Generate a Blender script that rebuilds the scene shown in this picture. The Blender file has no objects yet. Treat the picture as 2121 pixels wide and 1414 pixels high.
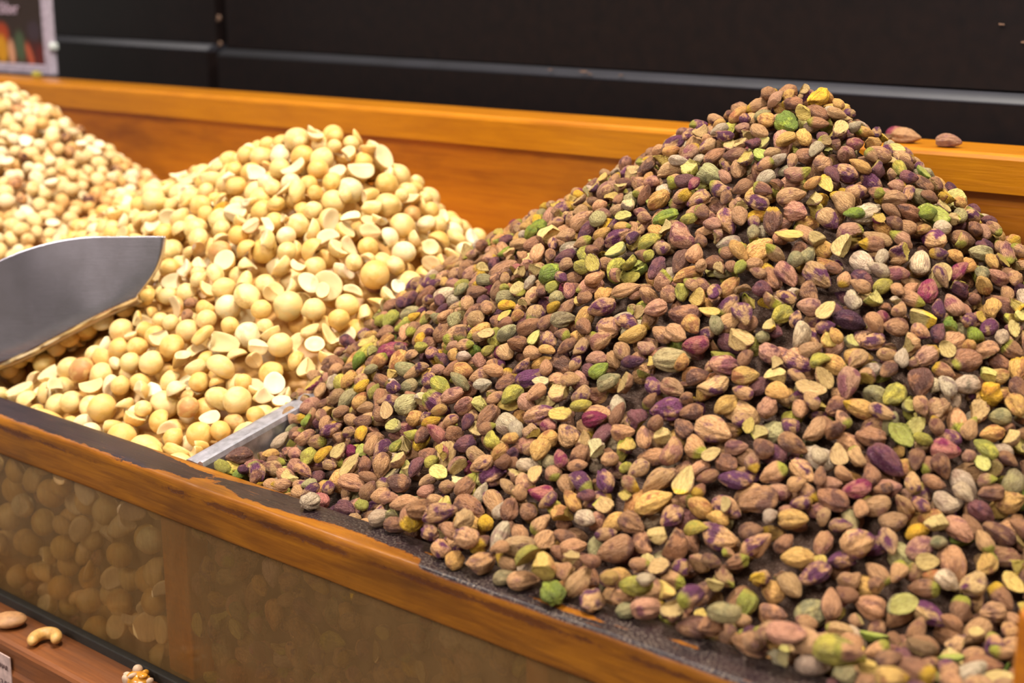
import bpy, math, random
import numpy as np
from mathutils import Matrix, Vector
rng = np.random.default_rng(7)
random.seed(7)
sc = bpy.context.scene
col = sc.collection

# ------------------------------------------------------------------ camera
# X runs along the bins (to the right), Y towards the shop wall, Z up, metres
PITCH, YAW = math.radians(13.862), math.radians(49.402)
CAM = np.array([0.3425, -0.3995, 1.236])
FH = np.array([-math.cos(YAW), math.sin(YAW), 0.0])
RT = np.array([math.sin(YAW), math.cos(YAW), 0.0])
FW = FH * math.cos(PITCH) + np.array([0, 0, -math.sin(PITCH)])
UP = FH * math.sin(PITCH) + np.array([0, 0, math.cos(PITCH)])
cd = bpy.data.cameras.new('camera')
cam = bpy.data.objects.new('camera', cd); col.objects.link(cam)
cam.matrix_world = Matrix(((RT[0], UP[0], -FW[0], CAM[0]), (RT[1], UP[1], -FW[1], CAM[1]),
                           (RT[2], UP[2], -FW[2], CAM[2]), (0, 0, 0, 1)))
cd.lens = 50; cd.sensor_width = 36; cd.clip_start = .02
cd.dof.use_dof = True; cd.dof.focus_distance = .70; cd.dof.aperture_fstop = 8.5
sc.camera = cam

# ------------------------------------------------------------------ world, lamps, exposure
w = bpy.data.worlds.new('world'); sc.world = w; w.use_nodes = True
w.node_tree.nodes['Background'].inputs[0].default_value = (1.0, .93, .86, 1)
w.node_tree.nodes['Background'].inputs[1].default_value = .30
def lamp(name, loc, target, size, power, colr):
    l = bpy.data.lights.new(name, 'AREA'); l.shape = 'RECTANGLE'; l.size = size[0]; l.size_y = size[1]
    l.energy = power; l.color = colr
    o = bpy.data.objects.new(name, l); col.objects.link(o); o.location = loc
    d = Vector(target) - Vector(loc); o.rotation_euler = d.to_track_quat('-Z', 'Y').to_euler()
    return o
lamp('ceiling_or_added_lamp', (-.15, .05, 2.5), (-.1, .2, 1.05), (.24, .24), 36, (1, .93, .84))
lamp('ceiling_or_added_lamp', (.75, .35, 2.5), (-.1, .2, 1.05), (.24, .24), 27, (1, .92, .82))
lamp('ceiling_or_added_lamp', (-1.3, .1, 2.6), (-.7, .2, 1.05), (.25, .25), 12, (1, .93, .84))
lamp('ceiling_or_added_lamp', (.5, -1.6, 2.5), (-.1, .1, 1.0), (.4, .4), 26, (1, .94, .88))
lamp('ceiling_or_added_lamp', (-.6, -2.1, 2.5), (-.5, -2.4, 1.2), (.5, .5), 60, (.97, .95, 1))  # added lamp, brightens the unseen wall mirrored in the scoop
sc.view_settings.view_transform = 'Standard'; sc.view_settings.look = 'None'
sc.view_settings.exposure = 0.0; sc.view_settings.gamma = 1.0
sc.view_settings.use_curve_mapping = False

# ------------------------------------------------------------------ helpers
def lin(r, g, b):
    f = lambda c: ((c / 255 + .055) / 1.055) ** 2.4 if c > 10 else c / 255 / 12.92
    return np.array([f(r), f(g), f(b)])
def rgba(r, g, b): return tuple(lin(r, g, b)) + (1.0,)
def proj(P):
    q = np.asarray(P, float) - CAM; z = q @ FW
    return np.stack([1060.5 + 2946 * (q @ RT) / z, 707 - 2946 * (q @ UP) / z, z], -1)
def make_mesh(name, V, F, attrs=None, mats=(), smooth=True):
    me = bpy.data.meshes.new(name)
    V = np.asarray(V, np.float32); F = np.asarray(F, np.int32)
    k = F.shape[1]
    me.vertices.add(len(V)); me.vertices.foreach_set('co', V.ravel())
    me.loops.add(F.size); me.loops.foreach_set('vertex_index', F.ravel())
    me.polygons.add(len(F)); me.polygons.foreach_set('loop_start', np.arange(0, F.size, k, dtype=np.int32))
    me.polygons.foreach_set('loop_total', np.full(len(F), k, np.int32))
    me.polygons.foreach_set('use_smooth', np.full(len(F), smooth, bool))
    for m in mats: me.materials.append(m)
    for an, (ty, arr) in (attrs or {}).items():
        a = me.attributes.new(an, ty, 'POINT')
        a.data.foreach_set('color' if ty == 'FLOAT_COLOR' else 'vector' if ty == 'FLOAT_VECTOR' else 'value',
                           np.asarray(arr, np.float32).ravel())
    me.update(calc_edges=True)
    return me
def obj(name, me, parent=None):
    o = bpy.data.objects.new(name, me); col.objects.link(o)
    if parent: o.parent = parent
    return o
def empty(name, loc=(0, 0, 0)):
    o = bpy.data.objects.new(name, None); o.location = loc; o.empty_display_size = .02; col.objects.link(o); return o
def tag(o, label=None, cat=None, group=None, kind=None):
    for k, v in (('label', label), ('category', cat), ('group', group), ('kind', kind)):
        if v: o[k] = v
    return o
def box(name, lo, hi, mat, parent=None, bevel=.0015, seg=2):
    x0, y0, z0 = lo; x1, y1, z1 = hi
    V = [(x, y, z) for x in (x0, x1) for y in (y0, y1) for z in (z0, z1)]
    F = [(0, 1, 3, 2), (4, 6, 7, 5), (0, 4, 5, 1), (2, 3, 7, 6), (0, 2, 6, 4), (1, 5, 7, 3)]
    o = obj(name, make_mesh(name, V, F, mats=(mat,), smooth=False), parent)
    if bevel:
        b = o.modifiers.new('bevel', 'BEVEL'); b.width = bevel; b.segments = seg; b.limit_method = 'ANGLE'
    return o
def extrude_x(name, prof, x0, x1, mat, parent=None, n=1, smooth=False):
    """closed YZ profile swept along X"""
    k = len(prof); V = []; F = []
    for i in range(n + 1):
        x = x0 + (x1 - x0) * i / n
        V += [(x, y, z) for y, z in prof]
    for i in range(n):
        for j in range(k):
            a, b = i * k + j, i * k + (j + 1) % k
            F.append((a, b, b + k, a + k))
    me = bpy.data.meshes.new(name)
    me.from_pydata(V, [], F + [tuple(range(k))[::-1], tuple(n * k + j for j in range(k))])
    me.materials.append(mat)
    import bmesh
    bm = bmesh.new(); bm.from_mesh(me); bmesh.ops.recalc_face_normals(bm, faces=bm.faces); bm.to_mesh(me); bm.free()
    if smooth:
        for p in me.polygons: p.use_smooth = len(p.vertices) == 4
    return obj(name, me, parent)

class NT:
    def __init__(s, name):
        s.m = bpy.data.materials.new(name); s.m.use_nodes = True; s.t = s.m.node_tree
        s.b = s.t.nodes['Principled BSDF']; s.out = s.t.nodes['Material Output']
    def n(s, ty, ins=None, **kw):
        x = s.t.nodes.new(ty)
        for k, v in kw.items(): setattr(x, k, v)
        for k, v in (ins or {}).items():
            if isinstance(v, bpy.types.NodeSocket): s.t.links.new(v, x.inputs[k])
            else: x.inputs[k].default_value = v
        return x
    def l(s, a, b): s.t.links.new(a, b)
    def math(s, op, a, b=0.0, c=0.0):
        x = s.n('ShaderNodeMath', operation=op)
        for i, v in enumerate((a, b, c)):
            if isinstance(v, bpy.types.NodeSocket): s.l(v, x.inputs[i])
            else: x.inputs[i].default_value = v
        return x.outputs[0]
    def mix(s, f, a, b):
        x = s.n('ShaderNodeMix', data_type='RGBA')
        for i, v in ((0, f), (6, a), (7, b)):
            if isinstance(v, bpy.types.NodeSocket): s.l(v, x.inputs[i])
            else: x.inputs[i].default_value = v
        return x.outputs[2]
    def noise(s, vec, scale, detail=4, rough=.55, dist=0.0):
        x = s.n('ShaderNodeTexNoise', {'Vector': vec, 'Scale': scale, 'Detail': detail, 'Roughness': rough, 'Distortion': dist})
        return x.outputs['Fac']
    def ramp(s, f, lo, hi):
        x = s.n('ShaderNodeMapRange', {'Value': f, 'From Min': lo, 'From Max': hi}); x.clamp = True
        return x.outputs[0]
    def pos(s, scale=(1, 1, 1)):
        g = s.n('ShaderNodeTexCoord').outputs['Object']
        return s.n('ShaderNodeMapping', {'Vector': g, 'Scale': scale}).outputs[0]
    def bump(s, h, dist, strength=1.0):
        s.l(s.n('ShaderNodeBump', {'Height': h, 'Distance': dist, 'Strength': strength}).outputs[0], s.b.inputs['Normal'])

def wood_mat(name, c1, c2, c3, rough=.35, wear=False, grain=1.0):
    t = NT(name)
    v = t.pos((1, 1, 1)); vg = t.pos((3 * grain, 60 * grain, 60 * grain))
    g = t.noise(vg, 6, 6, .6, .6); big = t.noise(t.pos((4, 14, 14)), 3, 3)
    fine = t.noise(t.pos((12, 400, 400)), 2, 3)
    c = t.mix(t.ramp(g, .3, .7), rgba(*c1), rgba(*c2))
    c = t.mix(t.math('MULTIPLY', t.ramp(big, .48, .75), .7), c, rgba(*c3))
    c = t.mix(t.math('MULTIPLY', t.ramp(fine, .6, .75), .35), c, rgba(*c3))
    bh = t.math('ADD', g, t.math('MULTIPLY', fine, .4))
    if wear:
        a = t.n('ShaderNodeAttribute', attribute_name='wear')
        # dark paint where wear < 0.5; ragged, with grain-following edge
        rag = t.noise(t.pos((170, 420, 420)), 1, 7, .72, 1.2)
        wv = t.math('ADD', a.outputs['Fac'], t.math('MULTIPLY', t.math('SUBTRACT', rag, .5), .95))
        paint = t.ramp(wv, .53, .49)
        soft = t.ramp(wv, .75, .45)
        dust = t.noise(v, 900, 3, .7); dust2 = t.noise(v, 30, 3)
        xr = t.n('ShaderNodeSeparateXYZ', {'Vector': t.n('ShaderNodeTexCoord').outputs['Object']}).outputs[0]
        dm = t.math('MULTIPLY', t.ramp(dust, .50, .62), t.ramp(xr, -.22, .02))
        dm = t.math('MULTIPLY', dm, t.ramp(dust2, .3, .55))
        pc = t.mix(t.ramp(t.noise(t.pos((40, 90, 90)), 1, 4), .35, .7), rgba(24, 15, 20), rgba(44, 27, 28))
        pc = t.mix(t.math('MULTIPLY', dm, .75), pc, rgba(122, 106, 90))
        spk = t.ramp(t.noise(v, 1400, 1, .5), .74, .78)
        pc = t.mix(t.math('MULTIPLY', spk, .8), pc, rgba(190, 170, 150))
        scr = t.ramp(t.noise(t.pos((60, 1300, 900)), 1, 2, .5, .3), .71, .74)
        pc = t.mix(t.math('MULTIPLY', scr, .7), pc, rgba(160, 95, 45))
        c = t.mix(t.math('MULTIPLY', soft, .55), c, rgba(110, 52, 22))
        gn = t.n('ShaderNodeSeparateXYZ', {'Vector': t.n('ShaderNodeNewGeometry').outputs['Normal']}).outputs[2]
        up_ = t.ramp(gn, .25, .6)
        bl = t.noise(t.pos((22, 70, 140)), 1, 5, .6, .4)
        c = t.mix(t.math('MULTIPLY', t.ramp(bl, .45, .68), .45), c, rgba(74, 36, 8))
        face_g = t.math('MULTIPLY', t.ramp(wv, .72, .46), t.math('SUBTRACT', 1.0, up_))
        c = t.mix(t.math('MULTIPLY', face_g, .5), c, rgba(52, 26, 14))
        c = t.mix(t.math('MULTIPLY', paint, up_), c, pc)
        # darker grime just under the top edge of the face
        bh = t.math('ADD', bh, t.math('MULTIPLY', paint, 1.2))
        rr = t.math('ADD', .36, t.math('MULTIPLY', dm, .4)); t.b.inputs['Specular IOR Level'].default_value = .28
        t.l(rr, t.b.inputs['Roughness'])
    else:
        t.b.inputs['Roughness'].default_value = rough
    t.l(c, t.b.inputs['Base Color'])
    t.bump(bh, .00035, .6)
    t.b.inputs['Coat Weight'].default_value = .08; t.b.inputs['Coat Roughness'].default_value = .22
    return t.m
def plain(name, c, rough=.5, metal=0.0, bump=0.0, bscale=200):
    t = NT(name); n = t.noise(t.pos(), bscale, 4)
    cc = t.mix(t.ramp(n, .35, .7), rgba(*c), rgba(*[x * .8 for x in c]))
    t.l(cc, t.b.inputs['Base Color']); t.b.inputs['Roughness'].default_value = rough; t.b.inputs['Metallic'].default_value = metal
    if bump: t.bump(n, bump)
    return t.m

M_FRONT = wood_mat('worn_varnished_wood', (152, 94, 15), (118, 67, 9), (66, 36, 11), wear=True)
M_BACK = wood_mat('golden_varnished_wood', (184, 116, 7), (164, 98, 5), (144, 80, 4), rough=.3)
M_PANEL = wood_mat('amber_varnished_wood', (190, 114, 6), (164, 90, 4), (108, 48, 4), rough=.38)
M_LEDGE = wood_mat('brown_worn_wood', (126, 70, 26), (98, 52, 18), (84, 56, 40), rough=.5)

# wall boards: black lacquer with a few scratches
t = NT('black_lacquer')
n1 = t.noise(t.pos((1, 1, 1)), 90, 4); n2 = t.noise(t.pos((18, 1, 60)), 2, 5, .7)
c = t.mix(t.ramp(n1, .3, .7), rgba(24, 15, 13), rgba(15, 10, 10))
c = t.mix(t.ramp(n2, .76, .8), c, rgba(120, 110, 105))
t.l(c, t.b.inputs['Base Color']); t.b.inputs['Roughness'].default_value = .45; t.b.inputs['Specular IOR Level'].default_value = .22; t.bump(n1, .0003, .4)
M_BLACK = t.m
M_EDGE = plain('painted_highlight_edge', (36, 35, 42), .55, bscale=20)  # paler grey-blue stands for ceiling light caught on the chamfer
M_CHIP = plain('bare_chipped_wood', (120, 90, 70), .8)

# ------------------------------------------------------------------ the setting
WA = math.atan2(.12, .93)      # the wall runs slightly askew of the bins
wall = box('wall_back', (-2.2, .03, 0), (.9, .08, 2.6), M_BLACK, bevel=0)
wall.location = (.015, .455, 0); wall.rotation_euler = (0, 0, -WA)
tag(wall, 'black boarded shop wall behind the nut bins', kind='structure')
def wall_board(x0, x1, zs, name='panel'):
    # lower board stands proud; its chamfered top edge carries the painted highlight line
    lower = [(.03, 0.3), (.0, 0.3), (.0, zs - .0045), (.03, zs - .0045)]
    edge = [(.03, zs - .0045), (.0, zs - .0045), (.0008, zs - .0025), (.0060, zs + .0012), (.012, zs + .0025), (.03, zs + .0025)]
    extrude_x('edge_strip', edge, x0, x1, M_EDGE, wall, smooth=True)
    upper = [(.03, zs + .0025), (.014, zs + .0025), (.0125, zs + .004), (.0125, 1.9), (.03, 1.9)]
    a = extrude_x(name, lower, x0, x1, M_BLACK, wall); b = extrude_x(name, upper, x0, x1, M_BLACK, wall)
    return a, b
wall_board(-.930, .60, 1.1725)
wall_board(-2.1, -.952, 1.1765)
for z, s in ((1.207, 1), (1.180, .8), (1.154, 1)):
    V = np.array([(rng.uniform(-1, 1), 0, rng.uniform(-1, 1)) for _ in range(1)])
    k = 9; a = np.linspace(0, 2 * math.pi, k, endpoint=False); r = .0032 * s * rng.uniform(.6, 1.3, k)
    V = [(-.9325 + rr * math.cos(q) * .6, .004 + d, z + rr * math.sin(q)) for d in (0, .003) for q, rr in zip(a, r)]
    F = [tuple(range(k))[::-1], tuple(range(k, 2 * k))] + [(i, (i + 1) % k, k + (i + 1) % k, k + i) for i in range(k)]
    me = bpy.data.meshes.new('paint_chip'); me.from_pydata(V, [], F); me.materials.append(M_CHIP); obj('paint_chip', me, wall)
for q_, (wx, wz, a_, b_) in enumerate(((-.4126, 1.1740, .0030, .0007), (-.375, 1.1738, .0045, .0008), (-.368, 1.1722, .002, .0006), (-.334, 1.1728, .0022, .0006), (-.026, 1.2159, .0022, .0007), (-.010, 1.2055, .0020, .0008), (-.006, 1.2035, .0010, .0006))):
    k = 8; a = np.linspace(0, 2 * math.pi, k, endpoint=False); r = rng.uniform(.6, 1.3, k); yy = .0 if wz < 1.19 else .012
    V = [(wx + a_ * rr * math.cos(q), yy + d, wz + b_ * rr * math.sin(q)) for d in (-.0003, .0006) for q, rr in zip(a, r)]
    F = [tuple(range(k))[::-1], tuple(range(k, 2 * k))] + [(i, (i + 1) % k, k + (i + 1) % k, k + i) for i in range(k)]
    me = bpy.data.meshes.new('paint_chip'); me.from_pydata(V, [], F); me.materials.append(M_CHIP); obj('paint_chip', me, wall)
fl = box('floor', (-2.5, -2.0, -.05), (1.5, .8, 0), plain('dull_floor_tile', (120, 105, 90), .5), bevel=0)
tag(fl, 'floor under the counter', kind='structure')

M_REFL_PALE = plain('pale_reflector', (226, 218, 222), .7); M_REFL_DARK = plain('dark_reflection_strip', (26, 23, 25), .5)
wf = box('reflection_wall', (-4.5, -2.75, 0), (3.5, -2.65, 2.7), M_REFL_PALE, bevel=0); tag(wf, 'pale wall added behind the viewer for the scoop to mirror', kind='structure')  # unseen wall, added to give the scoop something to reflect
for x0, w_ in ((-3.4, .5), (-2.3, .5), (-1.45, .28), (.26, .12), (.72, .20), (1.25, .3), (2.2, .5)): box('reflection_strip', (x0, -2.66, 0), (x0 + w_, -2.60, 2.1), M_REFL_DARK, wf, bevel=0)  # added dark strips, spaced to put bands in the scoop's reflection

# ------------------------------------------------------------------ main bin
RB = -1.45; RE = .40
binr = empty('nut_display_bin', (-.5, .2, 0))
tag(binr, 'long orange varnished wooden nut bin with glass front, holding all the heaps', 'display bin')
def P(o): o.parent = binr; o.location = (.5, -.2, 0); return o
# front rail: fine mesh with a wear attribute
def fbm(x, y, s=1.0, seed=0):
    r = np.random.default_rng(seed); o = 0
    for k in range(14):
        a = r.uniform(0, 6.28); f = s * 1.5 ** (k % 7) * r.uniform(.7, 1.3)
        o = o + np.sin(f * (x * math.cos(a) + y * math.sin(a)) + r.uniform(0, 6.28)) / (1.25 ** (k % 7))
    return o / 6
prof = []
prof += [(.0235, .972), (.0235, .9985), (.0228, .9997), (.0215, 1.0)]
prof += [(y, 1.0) for y in np.linspace(.0195, .0025, 12)]
prof += [(.0014, .9998), (.0006, .9992), (.0001, .998), (-.0003, .9965)]
prof += [(0.0, z) for z in np.linspace(.994, .979, 8)] + [(.0004, .9775), (.0016, .9768), (.004, .9766)]
xs = np.concatenate([np.linspace(RB, -.5, 60)[:-1], np.arange(-.5, .2, .0012), np.linspace(.2, RE, 12)])
prof = np.array(prof); k = len(prof); nx = len(xs)
V = np.zeros((nx, k, 3)); V[:, :, 0] = xs[:, None]; V[:, :, 1] = prof[:, 0]; V[:, :, 2] = prof[:, 1]
X = V[:, :, 0]; Y = V[:, :, 1]; Z = V[:, :, 2]
# hand-worn unevenness of the arris
ar = np.exp(-((Y - .0008) / .003) ** 2 - ((Z - .999) / .004) ** 2)
nz = fbm(X * 60, Y * 0, 1.0, 3)
V[:, :, 2] -= ar * np.clip(nz, -.3, 1) * .0011; V[:, :, 1] += ar * np.clip(nz, 0, 1) * .0009
V[:, :, 1] += .0005 * fbm(X * 25, Z * 30, 1, 4) * (Z < .9975)
def g(x0, y0, sx, sy): return np.exp(-((X - x0) / sx) ** 2 - ((Y - y0) / sy) ** 2)
def sstep(a, b, x): t_ = np.clip((x - a) / (b - a), 0, 1); return t_ * t_ * (3 - 2 * t_)
n_ = fbm(X * 45, Y * 120, 1.0, 5); n2_ = fbm(X * 120, Y * 300, 1.0, 6)
edge = .0030 + .0016 * (X > -.24) + .0018 * n_ + .0055 * np.exp(-((X + .105) / .045) ** 2) + .006 * np.exp(-((X + .195) / .012) ** 2)
edge = edge * (1 - sstep(-.058, -.048, X)) - .004 * sstep(-.058, -.048, X)
wear = .5 + np.clip((edge - Y) / .0085, -.5, .5)
inner = np.exp(-((X + .215) / .05) ** 2)
wear = np.maximum(wear, (.5 + np.clip((Y - (.0245 - .008 * inner - .002 * n_)) / .003, -.5, .5)) * (X < -.09) * sstep(-.30, -.26, X))
wear = np.maximum(wear, g(-.208 + (0), .010, .012, .02) * (n2_ * .5 + .75))
wear = np.maximum(wear, g(.022, .0075, .020, .0026) * 1.1)
wear = np.maximum(wear, g(.075, .012, .010, .0018) * .8); wear = np.maximum(wear, g(-.055, .0135, .008, .0015) * .8)
wear = np.maximum(wear, g(-.30, .012, .03, .004) * .42)
wear = wear + n2_ * .10 + .42 * np.clip(fbm(X * 30, Y * 110, 1, 21) - .12, 0, 1) * sstep(-.30, -.36, X)
wear = np.where(Z < .9985, 1.0 - .70 * np.exp(-((Z - .9940) / .0024) ** 2) * np.clip(.66 + n_ * 1.1, 0, 1), wear)
wear = np.where((X > -.05) & (Z > .9975) & (Y < .0004), .8, wear)
idx = np.arange(nx * k).reshape(nx, k)
F = np.stack([idx[:-1, :-1], idx[:-1, 1:], idx[1:, 1:], idx[1:, :-1]], -1).reshape(-1, 4)[:, ::-1]
fr = P(obj('front_rail', make_mesh('front_rail', V.reshape(-1, 3), F, {'wear': ('FLOAT', wear.ravel())}, (M_FRONT,))))
tag(fr, 'orange front rail with flaking dark paint on its top face')
# back rail and panel
br = P(extrude_x('back_rail', [(.370, 1.1270), (.3697, 1.1455), (.3705, 1.1475), (.3725, 1.1487), (.376, 1.149), (.417, 1.149), (.4195, 1.1475), (.420, 1.127)], RB - .4, RE, M_BACK, None))
pn = P(extrude_x('back_panel', [(.379, .80), (.379, 1.127), (.400, 1.127), (.400, .80)], RB - .4, RE, M_PANEL, None))
bs = P(box('base_board', (RB, .027, .862), (RE, .379, .880), M_PANEL))
cab = P(box('cabinet_body', (RB, .02, 0.0), (RE, .39, .862), M_LEDGE))
# steel divider: folded sheet, brighter rounded right edge
M_STEEL = None
t = NT('brushed_steel')
sc_ = t.noise(t.pos((30, 30, 900)), 2, 3); sm = t.noise(t.pos(), 60, 4)
t.l(t.mix(t.ramp(sm, .4, .7), rgba(206, 202, 204), rgba(192, 188, 188)), t.b.inputs['Base Color'])
t.b.inputs['Metallic'].default_value = 1; t.l(t.math('ADD', .12, t.math('MULTIPLY', sm, .04)), t.b.inputs['Roughness'])
t.bump(sc_, .00008, .5)
M_STEEL = t.m
def dprof(y):
    z = 1.0 + (y - .0235) * .22
    return [(-.2435, .885), (-.2435, z - .0012), (-.2425, z - .0002), (-.2405, z), (-.2335, z - .0004), (-.2312, z + .0012), (-.2292, z + .0009), (-.2283, z - .0015), (-.2283, .885)]
V = []; F = []; ys = [.0236, .0240] + list(np.linspace(.03, .12, 8))
for y in ys: V += [(x, y, z) for x, z in dprof(y)]
kk = 9
for i in range(len(ys) - 1): F += [(i * kk + j, i * kk + (j + 1) % kk, (i + 1) * kk + (j + 1) % kk, (i + 1) * kk + j) for j in range(kk)]
F += [tuple(range(kk))[::-1], tuple((len(ys) - 1) * kk + j for j in range(kk))]
me = bpy.data.meshes.new('divider'); me.from_pydata(V, [], F); me.materials.append(plain('dull_zinc_sheet', (196, 192, 198), .42, .9))
dv = P(obj('divider', me)); tag(dv, 'folded steel divider strip between the pale and the brown heap')
P(box('divider_post', (-.2475, .0085, .885), (-.2265, .0225, .976), M_PANEL, bevel=.001))
P(box('glass_post', (.0, .0085, .885), (.012, .0225, .976), M_PANEL, bevel=.001))
# dirty glass pane
t = NT('dusty_glass')
tr = t.n('ShaderNodeBsdfTransparent', {'Color': (.93, .88, .80, 1)}); gl = t.n('ShaderNodeBsdfGlossy', {'Color': (1, 1, 1, 1), 'Roughness': .12})
df = t.n('ShaderNodeBsdfDiffuse', {'Color': rgba(128, 97, 58)})
xr = t.n('ShaderNodeSeparateXYZ', {'Vector': t.n('ShaderNodeTexCoord').outputs['Object']}).outputs[0]
mp = t.n('ShaderNodeMapping', {'Vector': t.n('ShaderNodeTexCoord').outputs['Object'], 'Rotation': (0, .7, 0), 'Scale': (60, 1, 22)}).outputs[0]; s1 = t.noise(mp, 1, 6, .72, .6); s2 = t.noise(t.pos((500, 1, 120)), 1, 3)
dirt = t.math('ADD', .20, t.math('ADD', t.math('MULTIPLY', t.ramp(s1, .35, .70), .26), t.math('MULTIPLY', t.ramp(s2, .5, .8), .06)))
dirt = t.math('MINIMUM', t.math('ADD', dirt, t.math('MULTIPLY', t.ramp(xr, -.32, -.02), .12)), .9)
m1 = t.n('ShaderNodeMixShader', {0: dirt, 1: tr.outputs[0], 2: df.outputs[0]})
fres = t.n('ShaderNodeFresnel', {'IOR': 1.35})
m2 = t.n('ShaderNodeMixShader', {0: t.math('MULTIPLY', fres.outputs[0], .15), 1: m1.outputs[0], 2: gl.outputs[0]})
t.l(m2.outputs[0], t.out.inputs['Surface'])
M_GLASS = t.m
gp = P(box('glass_pane', (RB, .0045, .8825), (RE, .0075, .9766), M_GLASS, bevel=0)); tag(gp, 'dusty brown stained glass pane with nuts pressed behind it')
P(box('glass_channel', (RB, -.0005, .8800), (RE, .0045, .8868), plain('dark_channel', (40, 36, 28), .6), bevel=.0006))
# right hand corner post
P(box('corner_post', (.1988, .0030, .99), (.235, .028, 1.054), M_PANEL, bevel=.003, seg=4))

# ------------------------------------------------------------------ lower bin ledge
low = empty('lower_display_bin', (-.4, -.05, 0))
tag(low, 'lower wooden bin ledge below the glass, crossing the bottom left corner', 'display bin')
a = extrude_x('ledge_rail', [(.0035, .860), (.0035, .8795), (.002, .8808), (-.001, .8815), (-.0255, .8828), (-.0275, .8818), (-.0285, .8800), (-.0290, .868), (-.0305, .8655), (-.0305, .838), (-.018, .838)], RB, .3, M_LEDGE, low); a.location = (.4, .05, 0)
a = box('front_board', (RB, -.0265, 0), (.3, -.0100, .838), M_LEDGE, low); a.location = (.4, .05, 0)

# ------------------------------------------------------------------ poster in a pale frame
po = empty('framed_poster', (-1.017, .445, 1.149))
tag(po, 'white framed poster of peppers and spices standing on the back rail, top left', 'poster')
M_FRAME = plain('lilac_white_frame', (176, 164, 176), .5)
L, HT = .30, .20
def part(o): o.location = (0, 0, 0); return o
part(box('frame', (-.012, -.004, 0), (0, .004, HT), M_FRAME, po, .0008))
part(box('frame', (-L, -.004, 0), (-.012, .004, .010), M_FRAME, po, .0008))
part(box('frame', (-L - .012, -.004, 0), (-L, .004, HT), M_FRAME, po, .0008))
part(box('frame', (-L, -.004, HT - .01), (-.012, .004, HT), M_FRAME, po, .0008))
gx, gz = np.meshgrid(np.linspace(-L, -.012, 90), np.linspace(.010, HT - .01, 70), indexing='ij')
Cc = np.zeros(gx.shape + (4,)); Cc[..., :3] = lin(40, 25, 16); Cc[..., 3] = 1
def blob(x, z, sx, sz, c, rot=0):
    dx, dz = gx - x, gz - z; ca, sa = math.cos(rot), math.sin(rot)
    q = ((dx * ca + dz * sa) / sx) ** 2 + ((-dx * sa + dz * ca) / (sz * .72)) ** 2
    m = np.clip(1.6 - q, 0, 1)[..., None]; Cc[..., :3] = Cc[..., :3] * (1 - m) + lin(*c) * m * .75
blob(-.04, .02, .05, .02, (70, 20, 16)); blob(-.033, .045, .012, .014, (58, 42, 50)); blob(-.062, .028, .010, .022, (70, 88, 58), .1)
blob(-.097, .041, .013, .016, (170, 60, 10)); blob(-.10, .025, .012, .020, (214, 150, 10), .3); blob(-.080, .022, .006, .018, (220, 160, 120), .1)
blob(-.044, .02, .005, .018, (190, 88, 55), .45); blob(-.022, .018, .010, .016, (96, 22, 18))
for i in range(22):
    blob(-.12 - rng.uniform(0, .17), .02 + rng.uniform(0, .05), .01, .018, [(190, 60, 20), (210, 150, 30), (80, 100, 50), (120, 25, 20)][i % 4], rng.uniform(-1, 1))
idx = np.arange(gx.size).reshape(gx.shape)
F = np.stack([idx[:-1, :-1], idx[1:, :-1], idx[1:, 1:], idx[:-1, 1:]], -1).reshape(-1, 4)
t = NT('printed_picture'); a = t.n('ShaderNodeAttribute', attribute_name='pc'); t.l(a.outputs['Color'], t.b.inputs['Base Color']); t.b.inputs['Roughness'].default_value = .35
obj('printed_picture', make_mesh('printed_picture', np.stack([gx, gx * 0 - .001, gz], -1).reshape(-1, 3), F, {'pc': ('FLOAT_COLOR', Cc.reshape(-1, 4))}, (t.m,)), po)
def text(name, s, size, mat, parent, loc, rot, align='LEFT'):
    c_ = bpy.data.curves.new(name, 'FONT'); c_.body = s; c_.size = size; c_.extrude = .0001; c_.align_x = align
    tmp = bpy.data.objects.new(name, c_); col.objects.link(tmp)
    me = bpy.data.meshes.new_from_object(tmp.evaluated_get(bpy.context.evaluated_depsgraph_get()))
    bpy.data.objects.remove(tmp); me.materials.clear(); me.materials.append(mat)
    o = obj(name, me, parent); o.location = loc; o.rotation_euler = rot; return o
text('lettering', 'Biber', .018, plain('pale_print', (205, 180, 195), .6), po, (-.058, -.0022, .0625), (math.pi / 2, 0, 0), 'RIGHT')
k_ = box('frame_clip', (-.002, -.005, .025), (.0045, .005, .034), plain('clear_clip', (205, 210, 205), .2), po, .003, 3)

# ------------------------------------------------------------------ price tag on the lower ledge
tg = empty('price_tag', (-.3405, -.0312, .8765))
tag(tg, 'pinkish white price label stuck on the lower ledge, bottom left corner', 'price tag')
M_TAG = plain('label_paper', (200, 168, 154), .7)
M_INK = plain('label_ink', (110, 80, 76), .8)
part(box('paper', (-.09, 0, -.05), (0, .0006, 0), M_TAG, tg, .0))
text('lettering', 'KAJU  PINAR', .0042, M_INK, tg, (-.0022, -.0003, -.0088), (math.pi / 2, 0, 0), 'RIGHT')
text('lettering', '1 KG  133.00', .0060, M_INK, tg, (-.0015, -.0003, -.0200), (math.pi / 2, 0, 0), 'RIGHT')

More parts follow.
